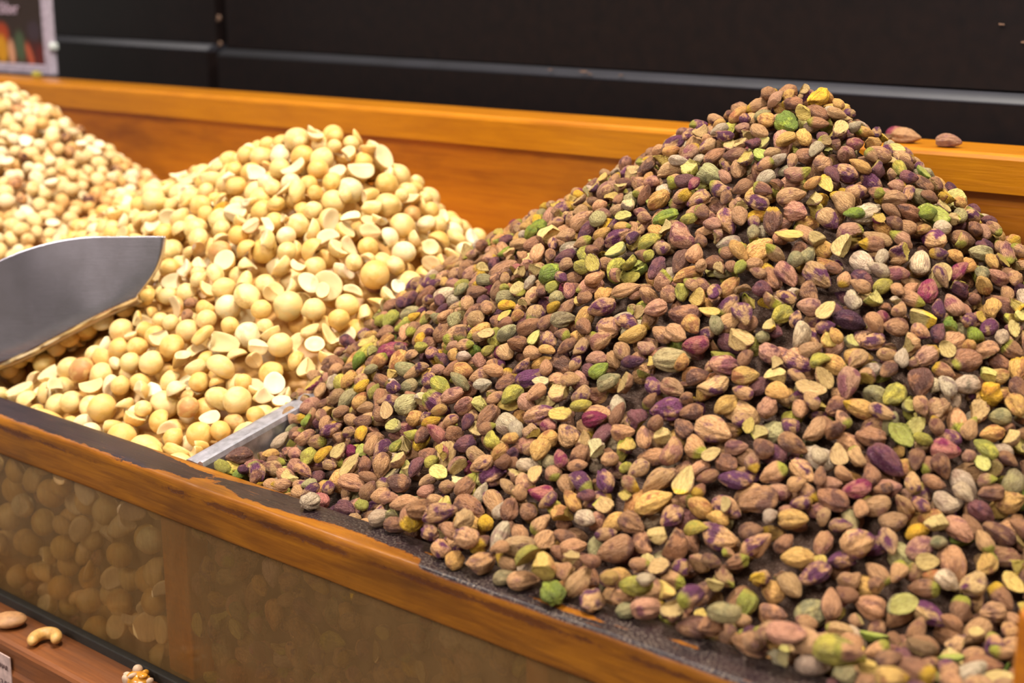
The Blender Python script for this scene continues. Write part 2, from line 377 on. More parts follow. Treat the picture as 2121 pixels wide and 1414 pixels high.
# ------------------------------------------------------------------ heaps as height fields
HE = [(-.027, .260, 1.188, .562, .78, .848, .902, .024), (-.357, .241, 1.147, .356, .848, .797, 1.0, .029), (-.802, .249, 1.162, .640, .531, .753, .995, .026)]
def cone(Pm, X, Y):
    xa, ya, za, sl, sr, sf, sb, r = Pm
    dx = np.where(X < xa, (xa - X) * sl, (X - xa) * sr); dy = np.where(Y < ya, (ya - Y) * sf, (Y - ya) * sb)
    return za - (np.sqrt(dx * dx + dy * dy + (r * .6) ** 2) - r * .6)
RES = .001
GX = np.arange(-1.12, .30, RES); GY = np.arange(-.004, .378, RES)
XX, YY = np.meshgrid(GX, GY, indexing='ij')
hs = np.stack([cone(h, XX, YY) for h in HE])
wob = .006 * fbm(XX * 30, YY * 30, 1, 11)
hs2 = hs.copy(); hs2[0] += wob; hs2[2] -= wob
own = hs2.argmax(0)
T = hs.max(0) - np.array([.0042, .0042, .0030])[own] + .0035 * fbm(XX * 18, YY * 18, 1, 12)
T = np.maximum(T, np.where(own == 0, .9985, .992))
# how far the nuts spill over the front rail
ye = np.interp(XX[:, 0], [-.60, -.30, -.245, -.225, -.148, -.115, -.069, -.04, .002, .055, .119, .2], [.0225, .0255, .0255, .0255, .0245, .0225, .0175, .0085, .0085, .0165, .0140, .006])[:, None]
ye = ye + .0015 * fbm(XX * 80, YY * 0, 1, 13)
RAIL = YY < .0245
T = np.where(RAIL, np.maximum(np.minimum(T, 1.0095 + (YY - ye) * .45), 1.0088), T)
ALLOW = (YY > ye + .002) & ~((XX > .187) & (YY < .034))
H = np.where(RAIL, 1.0002, T - np.array([.0175, .0290, .0200])[own])
H = np.where((YY > .0245) & (YY < .034), np.maximum(H, .98), H)
# keep nuts off the divider strip near the rail and clear of the scoop's wall
dvm = (XX > -.2435) & (XX < -.2283) & (YY < .082)
H = np.where(dvm, 1.001 + (YY - .0235) * .22, H); ALLOW &= ~dvm
XS = np.array([-.56, -.50, -.461, -.436, -.409, -.390, -.36, -.33]); YS = np.array([-.045, .012, .045, .0647, .0829, .0952, .114, .1325])
yc = np.interp(XX[:, 0], XS, YS)[:, None]
sm_ = (np.abs(YY - yc - .001) < .0035) & (XX < -.388) & (XX > -.6)
H = np.where(sm_, 2.0, H); ALLOW &= ~sm_
# in front of the scoop the heap sinks a little, leaving the shaded gap under it
fs = np.exp(-((YY - yc + .008) / .008) ** 2) * (XX < -.392) * (XX > -.60) * (YY < yc)
T = T - .007 * fs; H = np.where(sm_, H, H - .007 * fs)
Pg = np.stack([XX, YY, T], -1)
pj = proj(Pg)
gxT, gyT = np.gradient(T, RES); nrm = np.stack([-gxT, -gyT, np.ones_like(T)], -1); nrm /= np.linalg.norm(nrm, axis=-1, keepdims=True)
fac = ((CAM - Pg) * nrm).sum(-1) / np.linalg.norm(CAM - Pg, axis=-1)
ALLOW &= (pj[..., 0] > -60) & (pj[..., 0] < 2190) & (pj[..., 1] > 60) & (pj[..., 1] < 1500) & (fac > -.22) & (YY < .372)

# looks: name, base sRGB, patch sRGB, cut-face sRGB, patch threshold (high = less patch), weight
PL = [('tan brown', (196, 150, 106), (150, 104, 78), (206, 182, 112), .60, 27),
      ('dusty brown', (164, 118, 84), (118, 78, 58), (196, 166, 104), .56, 23),
      ('pinkish brown', (190, 140, 112), (136, 82, 80), (200, 176, 108), .58, 10),
      ('tan and purple', (200, 156, 110), (104, 50, 80), (204, 180, 84), .51, 17),
      ('golden tan', (212, 164, 92), (180, 122, 66), (214, 184, 92), .58, 12),
      ('dark purple', (126, 78, 80), (84, 40, 62), (190, 170, 70), .52, 5),
      ('magenta skinned', (176, 112, 100), (136, 36, 72), (200, 170, 70), .50, 2.5),
      ('greyish green', (172, 158, 112), (140, 136, 86), (190, 186, 100), .54, 6),
      ('pale greyish', (204, 182, 154), (168, 146, 112), (214, 200, 140), .58, 6),
      ('yellow green', (192, 180, 76), (162, 158, 60), (206, 198, 110), .5, 6),
      ('bright green', (146, 160, 52), (118, 140, 44), (176, 184, 80), .5, 1.5),
      ('bright yellow', (222, 176, 44), (202, 150, 34), (226, 190, 76), .6, 2.5)]
ML = [('cream', (222, 186, 112), (230, 198, 132), (228, 202, 152), .5, 50), ('golden cream', (216, 168, 86), (224, 184, 106), (226, 194, 136), .5, 36),
      ('pale ivory', (230, 202, 146), (234, 212, 162), (236, 216, 176), .5, 11), ('brown tinged', (190, 134, 74), (208, 166, 100), (222, 188, 132), .5, 3)]
HL = [('cream', (230, 198, 138), (214, 168, 98), (238, 216, 174), .60, 50), ('pale', (238, 214, 168), (226, 186, 126), (242, 222, 184), .62, 26),
      ('golden', (218, 170, 100), (188, 128, 70), (232, 200, 140), .58, 18), ('brown spotted', (196, 142, 88), (84, 44, 32), (220, 186, 120), .52, 6)]
LOOKS = [PL, ML, HL]
PL = [(a_, tuple(min(255, v * k_) for v, k_ in zip(b_, (1.07, 1.05, 1.0))), tuple(v * k_ for v, k_ in zip(c_, (1.02, .98, 1.04))), d_, e_, f_) for a_, b_, c_, d_, e_, f_ in PL]
PL = [(a_, b_, c_, (d_[0] * .90, d_[1] * .87, d_[2] * .84), e_, f_) for a_, b_, c_, d_, e_, f_ in PL]
ML, HL = [[(a_,) + tuple(tuple(v * .955 for v in q) for q in (b_, c_, d_)) + (e_, f_) for a_, b_, c_, d_, e_, f_ in Z_] for Z_ in (ML, HL)]
LOOKS = [PL, ML, HL]
WT = [np.array([l[5] for l in L_], float) / sum(l[5] for l in L_) for L_ in LOOKS]

def rot_from(nz, azi, tilt, tdir, flip=1.0):
    """rows: local x,y,z axes; z close to nz"""
    z = np.array(nz) * flip + tilt * np.array([math.cos(tdir), math.sin(tdir), 0]); z /= np.linalg.norm(z)
    a = np.array([math.cos(azi), math.sin(azi), 0]); x = a - z * (a @ z); x /= np.linalg.norm(x)
    y = np.cross(z, x); return np.stack([x, y, z], 1)      # columns = axes
def new_nut(sp, nz, small=1.0):
    L_ = LOOKS[sp]; look = rng.choice(len(L_), p=WT[sp]); tilt = abs(rng.normal(0, .38)); td = rng.uniform(0, 6.28); az = rng.uniform(0, 6.28)
    if sp == 0:
        s = rng.normal(1, .13) * small; s = min(max(s, .62), 1.28)
        kind = rng.choice(['whole', 'half', 'chip'], p=[.82, .07, .11] if look < 9 else [.55, .25, .20])
        rad = np.array([7.1 * rng.uniform(.88, 1.1), 4.55 * rng.uniform(.86, 1.12), 4.0 * rng.uniform(.85, 1.08)]) * s * 1e-3
        if kind == 'half': rad[2] *= .62
        if kind == 'chip': rad[0] *= .72
        if rng.random() < .12: tilt += .9
    elif sp == 1:
        kind = rng.choice(['whole', 'half', 'chip'], p=[.58, .20, .22]); s = min(max(rng.normal(1, .10), .75), 1.22) * small
        rad = np.array([7.7 * rng.uniform(.97, 1.07), 7.6, 7.2 * rng.uniform(.93, 1.02)]) * s * 1e-3
        if kind == 'half': rad[2] *= .64; tilt += rng.uniform(0, .9)
        if kind == 'chip': rad *= (1.0, .74, .60); tilt += rng.uniform(0, .9)
    else:
        kind = rng.choice(['whole', 'half'], p=[.86, .14]); s = min(max(rng.normal(1, .12), .7), 1.3)
        rad = np.array([6.0, 5.3, 5.2]) * s * 1e-3; tilt += rng.uniform(0, .8)
        if kind == 'half': rad[2] *= .65
    return look, kind, rad, rot_from(nz, az, tilt, td, -1.0 if rng.random() < .5 else 1.0)
FL = {}
def envelope(rad, M):
    A = M @ np.diag(rad ** 2) @ M.T; Q = np.linalg.inv(A)
    ex, ey = math.sqrt(A[0, 0]), math.sqrt(A[1, 1]); nx_, ny_ = int(ex / RES) + 1, int(ey / RES) + 1
    dx, dy = np.meshgrid(np.arange(-nx_, nx_ + 1) * RES, np.arange(-ny_, ny_ + 1) * RES, indexing='ij')
    b = Q[0, 2] * dx + Q[1, 2] * dy; c_ = Q[0, 0] * dx * dx + 2 * Q[0, 1] * dx * dy + Q[1, 1] * dy * dy - 1
    D = b * b - Q[2, 2] * c_; ok = D > 0; s = np.sqrt(np.maximum(D, 0))
    return nx_, ny_, ok, (-b - s) / Q[2, 2], (-b + s) / Q[2, 2]
nuts = []     # sp, look, kind, rad, M, center
def try_place(i, j, sp, tol, strict=True, small=1.0):
    look, kind, rad, M = new_nut(sp, nrm[i, j], small)
    nx_, ny_, ok, lo, up_ = envelope(rad, M)
    if i - nx_ < 0 or j - ny_ < 0 or i + nx_ + 1 > H.shape[0] or j + ny_ + 1 > H.shape[1]: return False
    sl = (slice(i - nx_, i + nx_ + 1), slice(j - ny_, j + ny_ + 1))
    h = H[sl]
    zc = (h - lo)[ok].max() - .0005
    if strict and zc > T[i, j] + tol: return False
    h[ok] = np.maximum(h[ok], zc + up_[ok])
    nuts.append((sp, look, kind, rad, M, np.array([GX[i], GY[j], zc])))
    return True
cells = np.argwhere(ALLOW)
# hand placed strays on the rails first
def stray(x, y, sp, look, kind, azi, z=None, tilt=.1, s=1.0):
    rad = np.array([6.9, 4.4, 3.9]) * s * 1e-3 if sp == 0 else np.array([5.6, 5.2, 5]) * 1e-3 * s
    if kind == 'half': rad[2] *= .62
    M = rot_from((0, 0, 1), azi, tilt, azi + 1.5)
    if z is None:
        i, j = int(round((x - GX[0]) / RES)), int(round((y - GY[0]) / RES)); nx_, ny_, ok, lo, up_ = envelope(rad, M)
        sl = (slice(i - nx_, i + nx_ + 1), slice(max(j - ny_, 0), j + ny_ + 1)); c0 = max(0, ny_ - j)
        ok, lo, up_ = ok[:, c0:], lo[:, c0:], up_[:, c0:]
        h = H[sl]; zc = (h - lo)[ok].max(); h[ok] = np.maximum(h[ok], zc + up_[ok]); z = zc
    nuts.append((sp, look, kind, rad, M, np.array([x, y, z])))
stray(-.1385, .0170, 0, 8, 'whole', 1.9, s=.95)
for x, y, lk, az, s in ((-.0520, .0142, 3, 2.4, 1.0), (-.0400, .0098, 4, 2.2, .92), (-.0270, .0120, 0, 1.6, 1.12), (-.0120, .0100, 7, 1.0, .8), (-.0030, .0105, 0, 1.0, 1.0),
                        (.0135, .0085, 10, 2.5, 1.15), (.0290, .0135, 3, 2.4, 1.05), (-.0620, .0175, 3, 2.6, .9), (-.0980, .0228, 8, 1.4, .95), (-.0860, .0215, 1, .6, .9), (.0450, .0170, 7, 1.2, .75), (.0530, .0180, 2, .9, 1.0)):
    stray(x, y, 0, lk, 'whole', az, s=s)
stray(-.0417, .4050, 0, 6, 'whole', .6, z=1.1528); stray(-.028, .388, 0, 0, 'whole', .1, z=1.1526, s=1.2); stray(.0012, .3815, 0, 2, 'whole', .25, z=1.1529, s=1.08)
stray(-.9940, .4100, 0, 9, 'whole', .3, z=1.1524, s=.9); stray(-.04, .383, 0, 8, 'half', .5, z=1.1515)
NSTRAY = len(nuts)
it = 0; avail = ALLOW.copy(); last = 0
while it < 40000:
    it += 1
    cd_ = cells[rng.integers(0, len(cells), 40)]
    df_ = (T[cd_[:, 0], cd_[:, 1]] - H[cd_[:, 0], cd_[:, 1]]) * avail[cd_[:, 0], cd_[:, 1]]
    sp_ = own[cd_[:, 0], cd_[:, 1]]
    df_ = df_ / np.array([1.0, 1.6, 1.15])[sp_]
    b_ = df_.argmax()
    if df_[b_] < .0030:
        if it - last > 400: break
        continue
    i, j = cd_[b_]; sp = int(own[i, j])
    # a few pistachios roll over the ridge between the heaps
    if sp == 1 and rng.random() < .012 + .5 * math.exp(-max(hs[1, i, j] - hs[0, i, j], 0) / .005): sp = 0
    if try_place(i, j, sp, .0068 if RAIL[i, j] else [.0006, .0008, .0006][sp], small=.82 if rng.random() < .3 else 1.0): last = it
    else: avail[max(i - 1, 0):i + 2, max(j - 1, 0):j + 2] = False
avail = ALLOW.copy(); n1st = len(nuts)
for _ in range(14000):
    cd_ = cells[rng.integers(0, len(cells), 30)]
    df_ = (T[cd_[:, 0], cd_[:, 1]] - H[cd_[:, 0], cd_[:, 1]]) * avail[cd_[:, 0], cd_[:, 1]]
    b_ = df_.argmax(); i, j = cd_[b_]; sp = int(own[i, j])
    if df_[b_] < (.0052, .0095, .0055)[sp]: continue
    if not try_place(i, j, sp, .0072 if RAIL[i, j] else [.0032, .0028, .0026][sp], small=.80): avail[max(i - 1, 0):i + 2, max(j - 1, 0):j + 2] = False
print('second pass', len(nuts) - n1st)
print('deposited', len(nuts), 'its', it)

# nuts pressed against the glass, seen from outside
GN = []
GR = .001; gxs = np.arange(-.60, .06, GR); gzs = np.arange(.871, .985, GR); HG = np.zeros((len(gxs), len(gzs)))
fails = 0
while fails < 60:
    c0 = np.stack([rng.integers(9, len(gxs) - 9, 16), rng.integers(9, len(gzs) - 9, 16)], 1)
    hv = HG[c0[:, 0], c0[:, 1]]; q = hv.argmin()
    if hv[q] > .0060: fails += 1; continue
    i, j = c0[q]; x = gxs[i]
    if -.252 < x < -.222 or x > -.004: HG[i, j] = 1; continue
    sp = 1 if x < -.237 else 0
    if sp == 1 and rng.random() < .08: sp = 0
    look, kind, rad, M = new_nut(sp, (0, 0, 1))
    nx_, nz_, ok, lo, up_ = envelope(rad, M)
    if i - nx_ < 0 or j - nz_ < 0 or i + nx_ + 1 > HG.shape[0] or j + nz_ + 1 > HG.shape[1]: fails += .2; continue
    h = HG[i - nx_:i + nx_ + 1, j - nz_:j + nz_ + 1]; d = (h - lo)[ok].max()
    if d > .0150: fails += .1; HG[i, j] = .007; continue
    h[ok] = np.maximum(h[ok], d + up_[ok])
    R3 = np.array([[1, 0, 0], [0, 0, 1], [0, 1, 0]], float)     # (x, z, depth) -> (x, depth, z)
    GN.append((sp, look, kind, rad, R3 @ M, np.array([x, .0080 + d, gzs[j]])))
print('glass nuts', len(GN))

# ------------------------------------------------------------------ nut shapes
def sph(nr, ns):
    """poles on the x axis: nr rings, ns segments, triangles"""
    V = [(-1, 0, 0)]
    for i in range(1, nr):
        p = math.pi * i / nr
        for j in range(ns): a_ = 2 * math.pi * (j + .5 * (i % 2)) / ns; V.append((-math.cos(p), math.sin(p) * math.cos(a_), math.sin(p) * math.sin(a_)))
    V.append((1, 0, 0)); F = []; I = lambda i, j: 1 + (i - 1) * ns + j % ns
    for j in range(ns): F.append((0, I(1, j + 1), I(1, j))); F.append((len(V) - 1, I(nr - 1, j), I(nr - 1, j + 1)))
    for i in range(1, nr - 1):
        for j in range(ns):
            if i % 2 == 0: F += [(I(i, j), I(i, j + 1), I(i + 1, j)), (I(i, j + 1), I(i + 1, j + 1), I(i + 1, j))]
            else: F += [(I(i, j), I(i, j + 1), I(i + 1, j + 1)), (I(i, j), I(i + 1, j + 1), I(i + 1, j))]
    V = np.array(V); F = np.array(F)
    # outward winding
    n_ = np.cross(V[F[:, 1]] - V[F[:, 0]], V[F[:, 2]] - V[F[:, 0]]); fl_ = (n_ * V[F[:, 0]]).sum(1) < 0; F[fl_] = F[fl_][:, ::-1]
    return V, F
def sn(V, r, f, n=6):
    o = 0
    for _ in range(n):
        d = r.normal(size=3); d /= np.linalg.norm(d); o = o + np.sin(V @ d * f * r.uniform(.6, 1.5) + r.uniform(0, 6.28))
    return o / n
def shape(sp, kind, V, seed, hi):
    r = np.random.default_rng(seed); V = V.copy(); cut = np.zeros(len(V)); x = V[:, 0].copy(); th = np.arctan2(V[:, 2], V[:, 1]); e = np.sqrt(np.clip(1 - x * x, 0, 1))
    D = V / np.linalg.norm(V, axis=1, keepdims=True)
    rad = np.ones(len(V))
    if sp == 0:
        rad += .15 * sn(D, r, 2.6) + .085 * sn(D, r, 5.5)
        # cleft between the seed halves and the lengthwise wrinkles of the dry skin
        for t0, dp in ((r.normal(0, .25), .16), (math.pi + r.normal(0, .25), .10)):
            dt = np.angle(np.exp(1j * (th - t0 - .25 * np.sin(2 * x + t0)))); rad -= dp * r.uniform(.3, 1) * np.exp(-(dt / .17) ** 2) * e
        wr = 0
        for _ in range(4):
            kf = r.integers(5, 10); ph = r.uniform(0, 6.28); tw = r.uniform(-1.6, 1.6); wr = wr + np.sin(kf * th + ph + tw * x + .8 * np.sin(3 * x + ph))
        rad += (.042 if hi else .026) * r.uniform(.3, 1.3) * wr * e
        for _q in range(r.integers(0, 3)): d = r.normal(size=3); d /= np.linalg.norm(d); rad -= r.uniform(.15, .32) * np.exp(-((1 - D @ d) / .16) ** 2)
        P_ = D * rad[:, None]
        tp = 1 - r.uniform(.08, .30) * x - .10 * x * x; P_[:, 1] *= tp; P_[:, 2] *= tp
        P_[:, 0] += .10 * np.clip(x - .8, 0, 1) * 3 * r.uniform(.3, 1)
        P_[:, 2] += r.normal(0, .12) * x * x
        if r.random() < .15: P_[:, 1] += .35 * (x * x - .4)
    elif sp == 1:
        rad += .075 * sn(D, r, 2.0) + .022 * sn(D, r, 5)
        d = r.normal(size=3); d /= np.linalg.norm(d); rad += .16 * np.clip((D @ d - .86) / .14, 0, 1) ** 2 * r.uniform(0, 1.3)
        if r.random() < .3: q_ = D @ d; rad -= .05 * np.exp(-(q_ / .07) ** 2)
        P_ = D * rad[:, None]
    else:
        rad += .08 * sn(D, r, 2.5) + .03 * sn(D, r, 6)
        rad += .28 * np.clip((x - .72) / .28, 0, 1) ** 2 * r.uniform(.2, 1); P_ = D * rad[:, None]
    planes = []
    if kind == 'half':
        planes.append((np.array([r.normal(0, .06), r.normal(0, .08), 1.0]), r.uniform(.02, .14)))
    if kind == 'chip':
        n1_ = np.array([r.normal(0, .25), r.normal(0, .3), 1.0]); planes.append((n1_, r.uniform(.05, .25)))
        d = r.normal(size=3); d[2] *= .4; planes.append((d, r.uniform(.1, .4)))
        if sp == 0: planes.append((np.array([1.0, r.normal(0, .5), r.normal(0, .5)]), r.uniform(.35, .6)))
    for n1_, off in planes:
        n1_ = n1_ / np.linalg.norm(n1_); dd = P_ @ n1_; m = dd > off
        # slide back along the direction from the centre, dish the face a little
        P_[m] -= (dd[m] - off)[:, None] * n1_
        rr_ = np.linalg.norm(P_ - n1_ * off, axis=1)
        ds = .10 if sp < 2 else .05
        P_[m] -= n1_ * (ds * np.clip(1 - (rr_[m] / .75) ** 2, 0, 1))[:, None]
        cut = np.maximum(cut, m * 1.0)
    if planes:      # recentre into the ellipsoid the placement used
        lo_, hi_ = P_.min(0), P_.max(0); P_ = (P_ - (lo_ + hi_) / 2) / np.maximum((hi_ - lo_) / 2, .3)
    return P_, cut
HI = sph(20, 28); MD = sph(13, 18); LO = sph(9, 14); MHI = sph(16, 24); MLO = sph(10, 15)
cache = {}
def arche(sp, kind, lod, seed):
    k_ = (sp, kind, lod, seed)
    if k_ not in cache:
        V_, F_ = ((HI, MD, LO)[lod] if sp == 0 else (MHI, MLO, LO)[lod])
        P_, c_ = shape(sp, kind, V_, seed * 17 + sp * 1000 + {'whole': 0, 'half': 300, 'chip': 600}[kind], lod == 0)
        cache[k_] = (P_, c_, F_)
    return cache[k_]
def jit(c, a): return np.clip(c * (1 + rng.normal(0, a)) * (1 + rng.normal(0, a * .35, 3)), 0, 1)
def nut_geo(nt, lod, world=True):
    sp, look, kind, rad, M, c_ = nt
    P_, cut, F_ = arche(sp, kind, lod, int(rng.integers(0, 22)))
    L_ = LOOKS[sp][look]; A = jit(lin(*L_[1]), .10 if sp == 0 else .05); B = jit(lin(*L_[2]), .12 if sp == 0 else .05); Cq = jit(lin(*L_[3]), .06)
    th_ = L_[4] + rng.normal(0, .05)
    ca = np.empty((len(P_), 4)); cb = np.empty((len(P_), 4))
    ca[:, :3] = A + (Cq - A) * cut[:, None]; cb[:, :3] = B + (Cq * .93 - B) * cut[:, None]; ca[:, 3] = th_; cb[:, 3] = 1 - cut * .75
    # the greenish tip many kernels show
    if sp == 0 and look < 5 and rng.random() < .22:
        tip = np.clip((P_[:, 0] * rng.choice([-1, 1]) - rng.uniform(.25, .7)) / .15, 0, 1)[:, None]; G_ = lin(*((176, 170, 56) if rng.random() < .7 else (216, 170, 36)))
        ca[:, :3] = ca[:, :3] * (1 - tip) + G_ * tip; cb[:, :3] = cb[:, :3] * (1 - tip * .8) + G_ * tip * .8
    lp = P_ * (np.array([1, .66, .6]) if sp == 0 else 1) + rng.uniform(-40, 40, 3)
    loc = (P_ * rad) @ M.T
    return (loc + c_ if world else loc), F_, ca, cb, lp

def nut_mat(name, rough, sss, wr_amp, patch_scale):
    t = NT(name)
    a = t.n('ShaderNodeAttribute', attribute_name='ca'); b = t.n('ShaderNodeAttribute', attribute_name='cb'); p_ = t.n('ShaderNodeAttribute', attribute_name='lp').outputs['Vector']
    n1 = t.noise(p_, patch_scale, 3, .5, .3); d_ = t.math('SUBTRACT', n1, a.outputs['Alpha'])
    d_ = t.math('ADD', d_, t.math('MULTIPLY', t.math('SUBTRACT', t.noise(p_, 9, 3, .6), .5), .16)); msk = t.ramp(d_, -.06, .07)
    c_ = t.mix(msk, a.outputs['Color'], b.outputs['Color'])
    st = t.n('ShaderNodeMapping', {'Vector': p_, 'Scale': (1.3, 5.5, 5.5)}).outputs[0]
    wr = t.noise(st, 1.6, 4, .6, .9); fine = t.noise(p_, 14, 4, .65)
    crease_shade = t.ramp(wr, .38, .54)  # wrinkle lows get a darker colour, painted crease shade
    if wr_amp > .5:
        c_ = t.mix(t.math('MULTIPLY', t.ramp(fine, .55, .72), .38), c_, (.74, .60, .46, 1))
        dk = t.n('ShaderNodeMix', data_type='RGBA', blend_type='MULTIPLY'); dk.inputs[0].default_value = .55; t.l(c_, dk.inputs[6])
        t.l(t.mix(crease_shade, (.40, .29, .22, 1), (1, 1, 1, 1)), dk.inputs[7]); c_ = dk.outputs[2]
    else:
        c_ = t.mix(t.math('MULTIPLY', t.ramp(fine, .60, .75), .18), c_, (.62, .38, .16, 1))
    t.l(c_, t.b.inputs['Base Color']); t.b.inputs['Roughness'].default_value = rough
    t.b.inputs['Specular IOR Level'].default_value = .35
    if sss: t.b.inputs['Subsurface Weight'].default_value = sss; t.b.inputs['Subsurface Radius'].default_value = (1, .6, .25); t.b.inputs['Subsurface Scale'].default_value = .003
    h_ = t.math('ADD', t.math('MULTIPLY', wr, 1.0), t.math('MULTIPLY', fine, .35))
    h_ = t.math('MULTIPLY', h_, b.outputs['Alpha'])
    t.bump(h_, .0030 * wr_amp, .9)
    return t.m
MN = [nut_mat('pistachio_skin', .58, 0, 1.0, 1.15), nut_mat('macadamia_flesh', .45, .15, .06, 1.2), nut_mat('hazelnut_flesh', .5, .10, .14, 1.8)]

# ------------------------------------------------------------------ which nuts show largest
Ws, Hs = 708, 472
buf = np.full((Hs, Ws), -1, int)
cen = np.array([n[5] for n in nuts]); pp = proj(cen); order = np.argsort(-pp[:, 2])
for n_i in order:
    sp, look, kind, rad, M, c_ = nuts[n_i]
    A = M @ np.diag(rad ** 2) @ M.T; B2 = np.stack([RT, UP]); S = B2 @ A @ B2.T * (2946 / 3 / pp[n_i, 2]) ** 2
    cx_, cy_ = pp[n_i, 0] / 3, pp[n_i, 1] / 3; ex, ey = math.sqrt(S[0, 0]), math.sqrt(S[1, 1])
    x0, x1, y0, y1 = int(max(cx_ - ex, 0)), int(min(cx_ + ex + 1, Ws)), int(max(cy_ - ey, 0)), int(min(cy_ + ey + 1, Hs))
    if x0 >= x1 or y0 >= y1: continue
    gx_, gy_ = np.meshgrid(np.arange(x0, x1) + .5 - cx_, -(np.arange(y0, y1) + .5 - cy_)); Q = np.linalg.inv(S)
    m = Q[0, 0] * gx_ ** 2 + 2 * Q[0, 1] * gx_ * gy_ + Q[1, 1] * gy_ ** 2 < 1
    buf[y0:y1, x0:x1][m] = n_i
vis = np.bincount(buf[buf >= 0], minlength=len(nuts))
indiv = set()
for sp in range(3):
    ids = [i for i in range(len(nuts)) if nuts[i][0] == sp and vis[i] > 6]
    ids.sort(key=lambda i: -(vis[i] + (1e6 if i < NSTRAY else 0))); indiv |= set(ids[:296])
print('visible nuts', [(sum(1 for i in range(len(nuts)) if nuts[i][0] == s and vis[i] > 6)) for s in range(3)], 'indiv', len(indiv))

NM = [('pistachio', 'pistachio kernel', 'pistachio'), ('macadamia', 'macadamia', 'macadamia nut'), ('hazelnut', 'hazelnut', 'hazelnut')]
KW = {'whole': '', 'half': 'split half ', 'chip': 'broken '}
def zone(sp, i):
    x, y, z = nuts[i][5]; px, py = pp[i, 0], pp[i, 1]
    if z > 1.15 and y > .378: return 'on the back rail'
    if sp == 0:
        if x < -.25 or (hs[1, min(max(int((x - GX[0]) / RES), 0), H.shape[0] - 1), min(int((y - GY[0]) / RES), H.shape[1] - 1)] > cone(HE[0], x, y)): return 'among the pale macadamias'
        if y < .0245: return 'lying on the front rail' if px < 1340 else 'by the front rail, bottom right'
        if px > 1750 and py > 1150: return 'in the bottom right corner'
        if px > 1750 and py > 800: return 'at the right edge, lower half'
        if px > 1700 and py > 480: return 'at the right edge, middle height'
        if py < 330: return 'near the peak of the heap'
        if py < 560: return 'on the upper heap below the peak'
        if px < 760: return 'by the steel divider'
        if py > 1050: return 'in the lower rows above the rail'
        if px < 1150: return 'on the lower left of the heap'
        return 'on the middle of the heap'
    if sp == 1:
        if py < 400: return 'near the peak of its heap'
        if py > 830: return 'beside the front rail'
        if py > 660 and px < 300: return 'below the steel scoop'
        if px < 340: return 'behind the steel scoop'
        if px > 640: return 'on the right slope of its heap'
        if py > 620: return 'in front of the scoop mouth'
        return 'on the middle of its heap'
    if py < 260: return 'near the top of the left heap'
    if px > 230: return 'on the right slope, left heap' if py < 420 else 'where left and middle heaps meet'
    if py > 380: return 'low on the left heap'
    return 'on the middle of the left heap' if px > 110 else 'at the left edge of the picture'
groups = {}
for i in indiv: groups.setdefault((nuts[i][0], nuts[i][1], nuts[i][2], zone(nuts[i][0], i)), []).append(i)
ORD = ['first', 'second', 'third', 'fourth', 'fifth', 'sixth', 'seventh', 'eighth', 'ninth', 'tenth', 'eleventh', 'twelfth', 'thirteenth', 'fourteenth', 'fifteenth', 'sixteenth', 'seventeenth', 'eighteenth', 'nineteenth', 'twentieth'] + ['twenty-' + q for q in ('first', 'second', 'third', 'fourth', 'fifth', 'sixth', 'seventh', 'eighth', 'ninth')] + ['thirtieth'] + ['thirty-' + q for q in ('first', 'second', 'third', 'fourth', 'fifth', 'sixth', 'seventh', 'eighth', 'ninth')]
lab = {}
for (sp, lk, kd, zn), ids in groups.items():
    ids.sort(key=lambda i: pp[i, 0]); nm = LOOKS[sp][lk][0]; base = f'{nm} {KW[kd]}{NM[sp][1]} {zn}'
    for k_, i in enumerate(ids):
        if len(ids) == 1: lab[i] = base
        elif k_ == 0: lab[i] = base + ', leftmost'
        elif k_ == len(ids) - 1: lab[i] = base + ', rightmost'
        elif k_ < len(ORD): lab[i] = base + f', {ORD[k_]} from left'
        else: lab[i] = base + f', number {k_ + 1} from left'
        if len(lab[i].split()) > 16: lab[i] = lab[i].replace(' kernel', '').replace('the ', '')
GRP = ['pistachio kernels of the right heap', 'macadamias of the middle heap', 'hazelnuts of the left heap']
acc = {0: [], 1: [], 2: []}
for i in range(len(nuts)):
    nt = nuts[i]; sp = nt[0]
    if i in indiv:
        V_, F_, ca, cb, lp = nut_geo(nt, 0 if sp < 2 else 1, world=False)
        o = obj(NM[sp][0], make_mesh(NM[sp][0], V_, F_, {'ca': ('FLOAT_COLOR', ca), 'cb': ('FLOAT_COLOR', cb), 'lp': ('FLOAT_VECTOR', lp)}, (MN[sp],)))
        o.location = nt[5]; tag(o, lab[i], NM[sp][2], GRP[sp])
    else:
        acc[sp].append(nut_geo(nt, (1 if sp == 0 else 1) if vis[i] > 6 else 2))
def merge(name, parts_, sp, parent=None):
    o_ = 0; Fs = []
    for p_ in parts_: Fs.append(p_[1] + o_); o_ += len(p_[0])
    me = make_mesh(name, np.concatenate([p_[0] for p_ in parts_]), np.concatenate(Fs), {'ca': ('FLOAT_COLOR', np.concatenate([p_[2] for p_ in parts_])), 'cb': ('FLOAT_COLOR', np.concatenate([p_[3] for p_ in parts_])), 'lp': ('FLOAT_VECTOR', np.concatenate([p_[4] for p_ in parts_]))}, (MN[sp],))
    print(name, 'tris', len(me.polygons)); return obj(name, me, parent)
